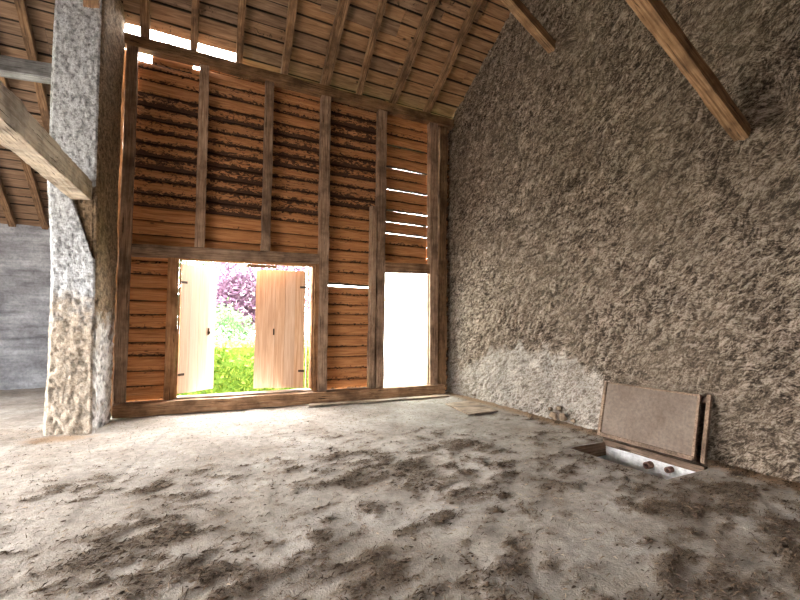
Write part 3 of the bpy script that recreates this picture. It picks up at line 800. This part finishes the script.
# ------------------------------------------------------------------ rest of the shell
fw = np.meshgrid(np.linspace(-11.4, -6.85, 150), np.linspace(-.1, 4.05, 130), indexing='ij')
fd = .05 * fbm(fw[0] * 1.1, fw[1] * 1.4, 3, 500) + .05 * fbm(fw[0] * 4, fw[1] * 7, 3, 510) - .05 * np.exp(-((fw[1] - 1.14 - .02 * np.sin(fw[0] * 3)) / .025) ** 2) + .06 * sstep(1.16, 1.10, fw[1]) + .05 * np.minimum(0, fbm(fw[0] * 3.5, fw[1] * 5, 3, 530) + .12) * 3 * sstep(1.1, .9, fw[1])
P = np.stack([fw[0], 4.28 - fd, fw[1]], -1)
tag(link('wall_far', grid_mesh('wall_far', P, flip=False), M['far']), kind='structure')
b = MB(); b.box((-11.4, 4.36, -.2), (-6.98, 4.7, 3.7)); pr_ = [(-.05, -.2), (-.05, roofz(-.05, .2)), (4.75, roofz(4.75, .2)), (4.75, -.2)]
b.add([(x, y, z) for x in (-7.06, -6.98) for y, z in pr_], [(0, 1, 2, 3), (7, 6, 5, 4)] + [(i, (i + 1) % 4, 4 + (i + 1) % 4, 4 + i) for i in range(4)])
b.box((-11.4, 4.34, 3.6), (-6.98, 4.7, 3.86))
tag(b.build('wall_return', M['far']), kind='structure')
# left side: masonry around two unseen openings, placed and sized for fill daylight ; rear wall
b = MB(); b.box((-11.5, 1.2, -.2), (-11.2, 4.7, 3.3)); b.box((-11.5, -15.0, -.2), (-11.2, -7.0, 3.3)); b.box((-11.5, -3.4, -.2), (-11.2, -1.8, 3.3)); 
zr_ = lambda y: (roofz(y) if y >= -7.2 else roofz(-14.4 - y)) + .17
pr_ = [(-15.0, 3.2), (-15.0, zr_(-15.0)), (-7.2, zr_(-7.2)), (4.75, zr_(4.75)), (4.75, 3.2)]
b.add([(x, y, z) for x in (-11.5, -11.2) for y, z in pr_], [(0, 1, 2, 3, 4), (9, 8, 7, 6, 5)] + [(i, (i + 1) % 5, 5 + (i + 1) % 5, 5 + i) for i in range(5)])
tag(b.build('wall_left', M['far']), kind='structure')
b = MB(); b.box((-11.5, -15.2, -.2), (.4, -15.0, 6.3)); tag(b.build('wall_rear', M['far']), kind='structure')

# ------------------------------------------------------------------ garden outside
b = MB(); b.box((-40, .32, -.75), (40, 60, -.65)); tag(b.build('lawn', M['grass']), kind='structure')
b = MB(); b.box((-60, -60, -.2), (-11.5, .30, -.03)); b.box((-11.5, -60, -.2), (30, -14.0, -.05)); tag(b.build('yard', plaster_mat('yard_gravel', (.34, .31, .27), (.46, .42, .37), (.55, .51, .46))), kind='structure')
def leaves(mb, c, rad, n, size, seed, shell=.55, zmin=None):
    r = np.random.default_rng(seed)
    for _ in range(n):
        v = r.normal(size=3); v /= np.linalg.norm(v); q = shell + (1 - shell) * r.random()
        lump = .8 + .4 * float(vnoise(np.array([v[0] * 2.5 + seed]), np.array([v[2] * 2.5 + v[1] * 2]), seed)[0])
        p = Vector((c[0] + v[0] * rad[0] * q * lump, c[1] + v[1] * rad[1] * q * lump, c[2] + v[2] * rad[2] * q * lump))
        if zmin is not None and p.z < zmin: continue
        a = Vector(r.normal(size=3)).normalized(); bq = a.orthogonal().normalized(); s = size * r.uniform(.6, 1.3)
        mb.add([p - a * s, p + bq * s * .45, p + a * s, p - bq * s * .45], [(0, 1, 2, 3)], tint=float(np.clip(r.random() * .8 + .2 * (v[2] * .5 + .5), 0, 1)))
def plant(name, loc, lumps, mat, size, lb, cat, trunk, seed, branches=()):
    e = empty(name, loc); tag(e, lb, cat); mb = MB('tint')
    for i, (c, rad, n) in enumerate(lumps): leaves(mb, c, rad, n, size, seed + i)
    mb.build('foliage', M[mat], e)
    t = MB(); t.tube((0, 0, 0), trunk[0], trunk[1], trunk[1] * .6, 9)
    for q in branches: t.tube(trunk[0], q, trunk[1] * .5, trunk[1] * .2, 7)
    t.build('trunk', M['bark'], e); return e
G = -.66
# clipped yellow-green hedge
e = empty('hedge', (-3.4, 4.6, G)); tag(e, 'bright yellow green leafy hedge seen low between the open shutters', 'hedge')
mb = MB('tint'); r = np.random.default_rng(3)
for _ in range(9000):
    x = r.uniform(-3.1, 3.4); y = r.uniform(-.75, .75); z = r.uniform(0, 1.62)
    if r.random() < .75:
        if r.random() < .62: y = -.75 + abs(r.normal()) * .08
        else: z = 1.62 - abs(r.normal()) * .08
    z += .12 * float(fbm(np.array([x * 1.6]), np.array([y * 2.]), 2, 8)[0]); y += .25 * float(fbm(np.array([x * 1.6]), np.array([z * 2.]), 2, 18)[0])
    p = Vector((x, y, max(.02, z))); a = Vector(r.normal(size=3)).normalized(); bq = a.orthogonal().normalized(); s = .055 * r.uniform(.6, 1.4)
    mb.add([p - a * s, p + bq * s * .5, p + a * s, p - bq * s * .5], [(0, 1, 2, 3)], tint=float(r.random()))
mb.build('foliage', M['hedge'], e)
mb = MB(); mb.box((-3.0, -.6, 0), (3.3, .6, 1.5)); mb.build('twigs', M['green'].copy() if False else simple('hedge_core', (.10, .2, .03), (.22, .36, .07), 5), e)
plant('purple_tree', (-2.1, 11.8, G), [((0, 0, 4.4), (2.4, 1.6, 2.4), 4200), ((-1.1, -.3, 3.0), (1.5, 1.2, 1.4), 3000), ((1.2, .2, 6.0), (1.8, 1.4, 1.6), 1200)], 'purple', .14,
      'purple leaved tree standing behind the hedge, seen between the shutters', 'tree', ((0, 0, 3.6), .13), 50, [(-1.2, 0, 4.8), (1.1, .1, 5.2), (.1, -.2, 6.2)])
plant('green_tree', (-5.3, 16.2, G), [((0, 0, 4.5), (1.9, 1.6, 2.6), 3400), ((.2, 0, 2.2), (1.5, 1.2, 1.6), 1600)], 'green', .11,
      'green leafy tree at the left of the purple tree', 'tree', ((0, 0, 3.2), .12), 80, [(-.8, 0, 4.4), (.7, 0, 4.6)])
plant('dark_shrub', (-4.1, 8.0, G), [((0, 0, 1.5), (1.0, .7, 1.3), 2600)], 'green', .075, 'dark green shrub between the hedge and the purple tree', 'shrub', ((0, 0, 1.2), .05), 120)
plant('pale_shrub', (-2.35, 6.6, G), [((0, 0, 1.55), (.85, .7, 1.05), 2200)], 'pale', .07, 'pale silvery green shrub right of the dark shrub, by the right shutter', 'shrub', ((0, 0, 1.2), .05), 140)

# ------------------------------------------------------------------ light: overcast daylight
w = bpy.data.worlds.new('overcast_sky'); SC.world = w; w.use_nodes = True; nt = w.node_tree; nt.nodes.clear()
ou = nt.nodes.new('ShaderNodeOutputWorld'); bg = nt.nodes.new('ShaderNodeBackground'); bg.inputs[0].default_value = (1.0, .98, .96, 1); 
tc = nt.nodes.new('ShaderNodeTexCoord'); dt = nt.nodes.new('ShaderNodeVectorMath'); dt.operation = 'DOT_PRODUCT'; nt.links.new(tc.outputs['Generated'], dt.inputs[0])
dt.inputs[1].default_value = Vector((-.15, .85, .5)).normalized()      # sky made brighter on the garden side to strengthen the window light
mr = nt.nodes.new('ShaderNodeMapRange'); nt.links.new(dt.outputs['Value'], mr.inputs[0]); mr.inputs[1].default_value = -.6; mr.inputs[2].default_value = 1.; mr.inputs[3].default_value = .40; mr.inputs[4].default_value = 2.3
nt.links.new(mr.outputs[0], bg.inputs[1])
nt.links.new(bg.outputs[0], ou.inputs[0])

# ------------------------------------------------------------------ camera
cam = bpy.data.cameras.new('camera'); co = bpy.data.objects.new('camera', cam); COL.objects.link(co); SC.camera = co
cam.sensor_width = 36; cam.lens = 427.88 / 800 * 36; cam.clip_end = 200
yaw, pitch, roll = math.radians(26.885), math.radians(3.2097), math.radians(.5472)
F = Vector((math.sin(yaw) * math.cos(pitch), math.cos(yaw) * math.cos(pitch), math.sin(pitch)))
r_ = F.cross(Vector((0, 0, 1))).normalized(); u_ = r_.cross(F)
r2_ = r_ * math.cos(roll) + u_ * math.sin(roll); u2_ = -r_ * math.sin(roll) + u_ * math.cos(roll)
co.matrix_world = Matrix(((r2_.x, u2_.x, -F.x, -5.4192), (r2_.y, u2_.y, -F.y, -8.0974), (r2_.z, u2_.z, -F.z, 1.5), (0, 0, 0, 1)))

SC.view_settings.view_transform = 'Standard'; SC.view_settings.look = 'None'; SC.view_settings.gamma = 1; SC.view_settings.use_curve_mapping = False
SC.view_settings.exposure = 4.78
SC.cycles.max_bounces = 10; SC.cycles.diffuse_bounces = 6; SC.cycles.use_denoising = True
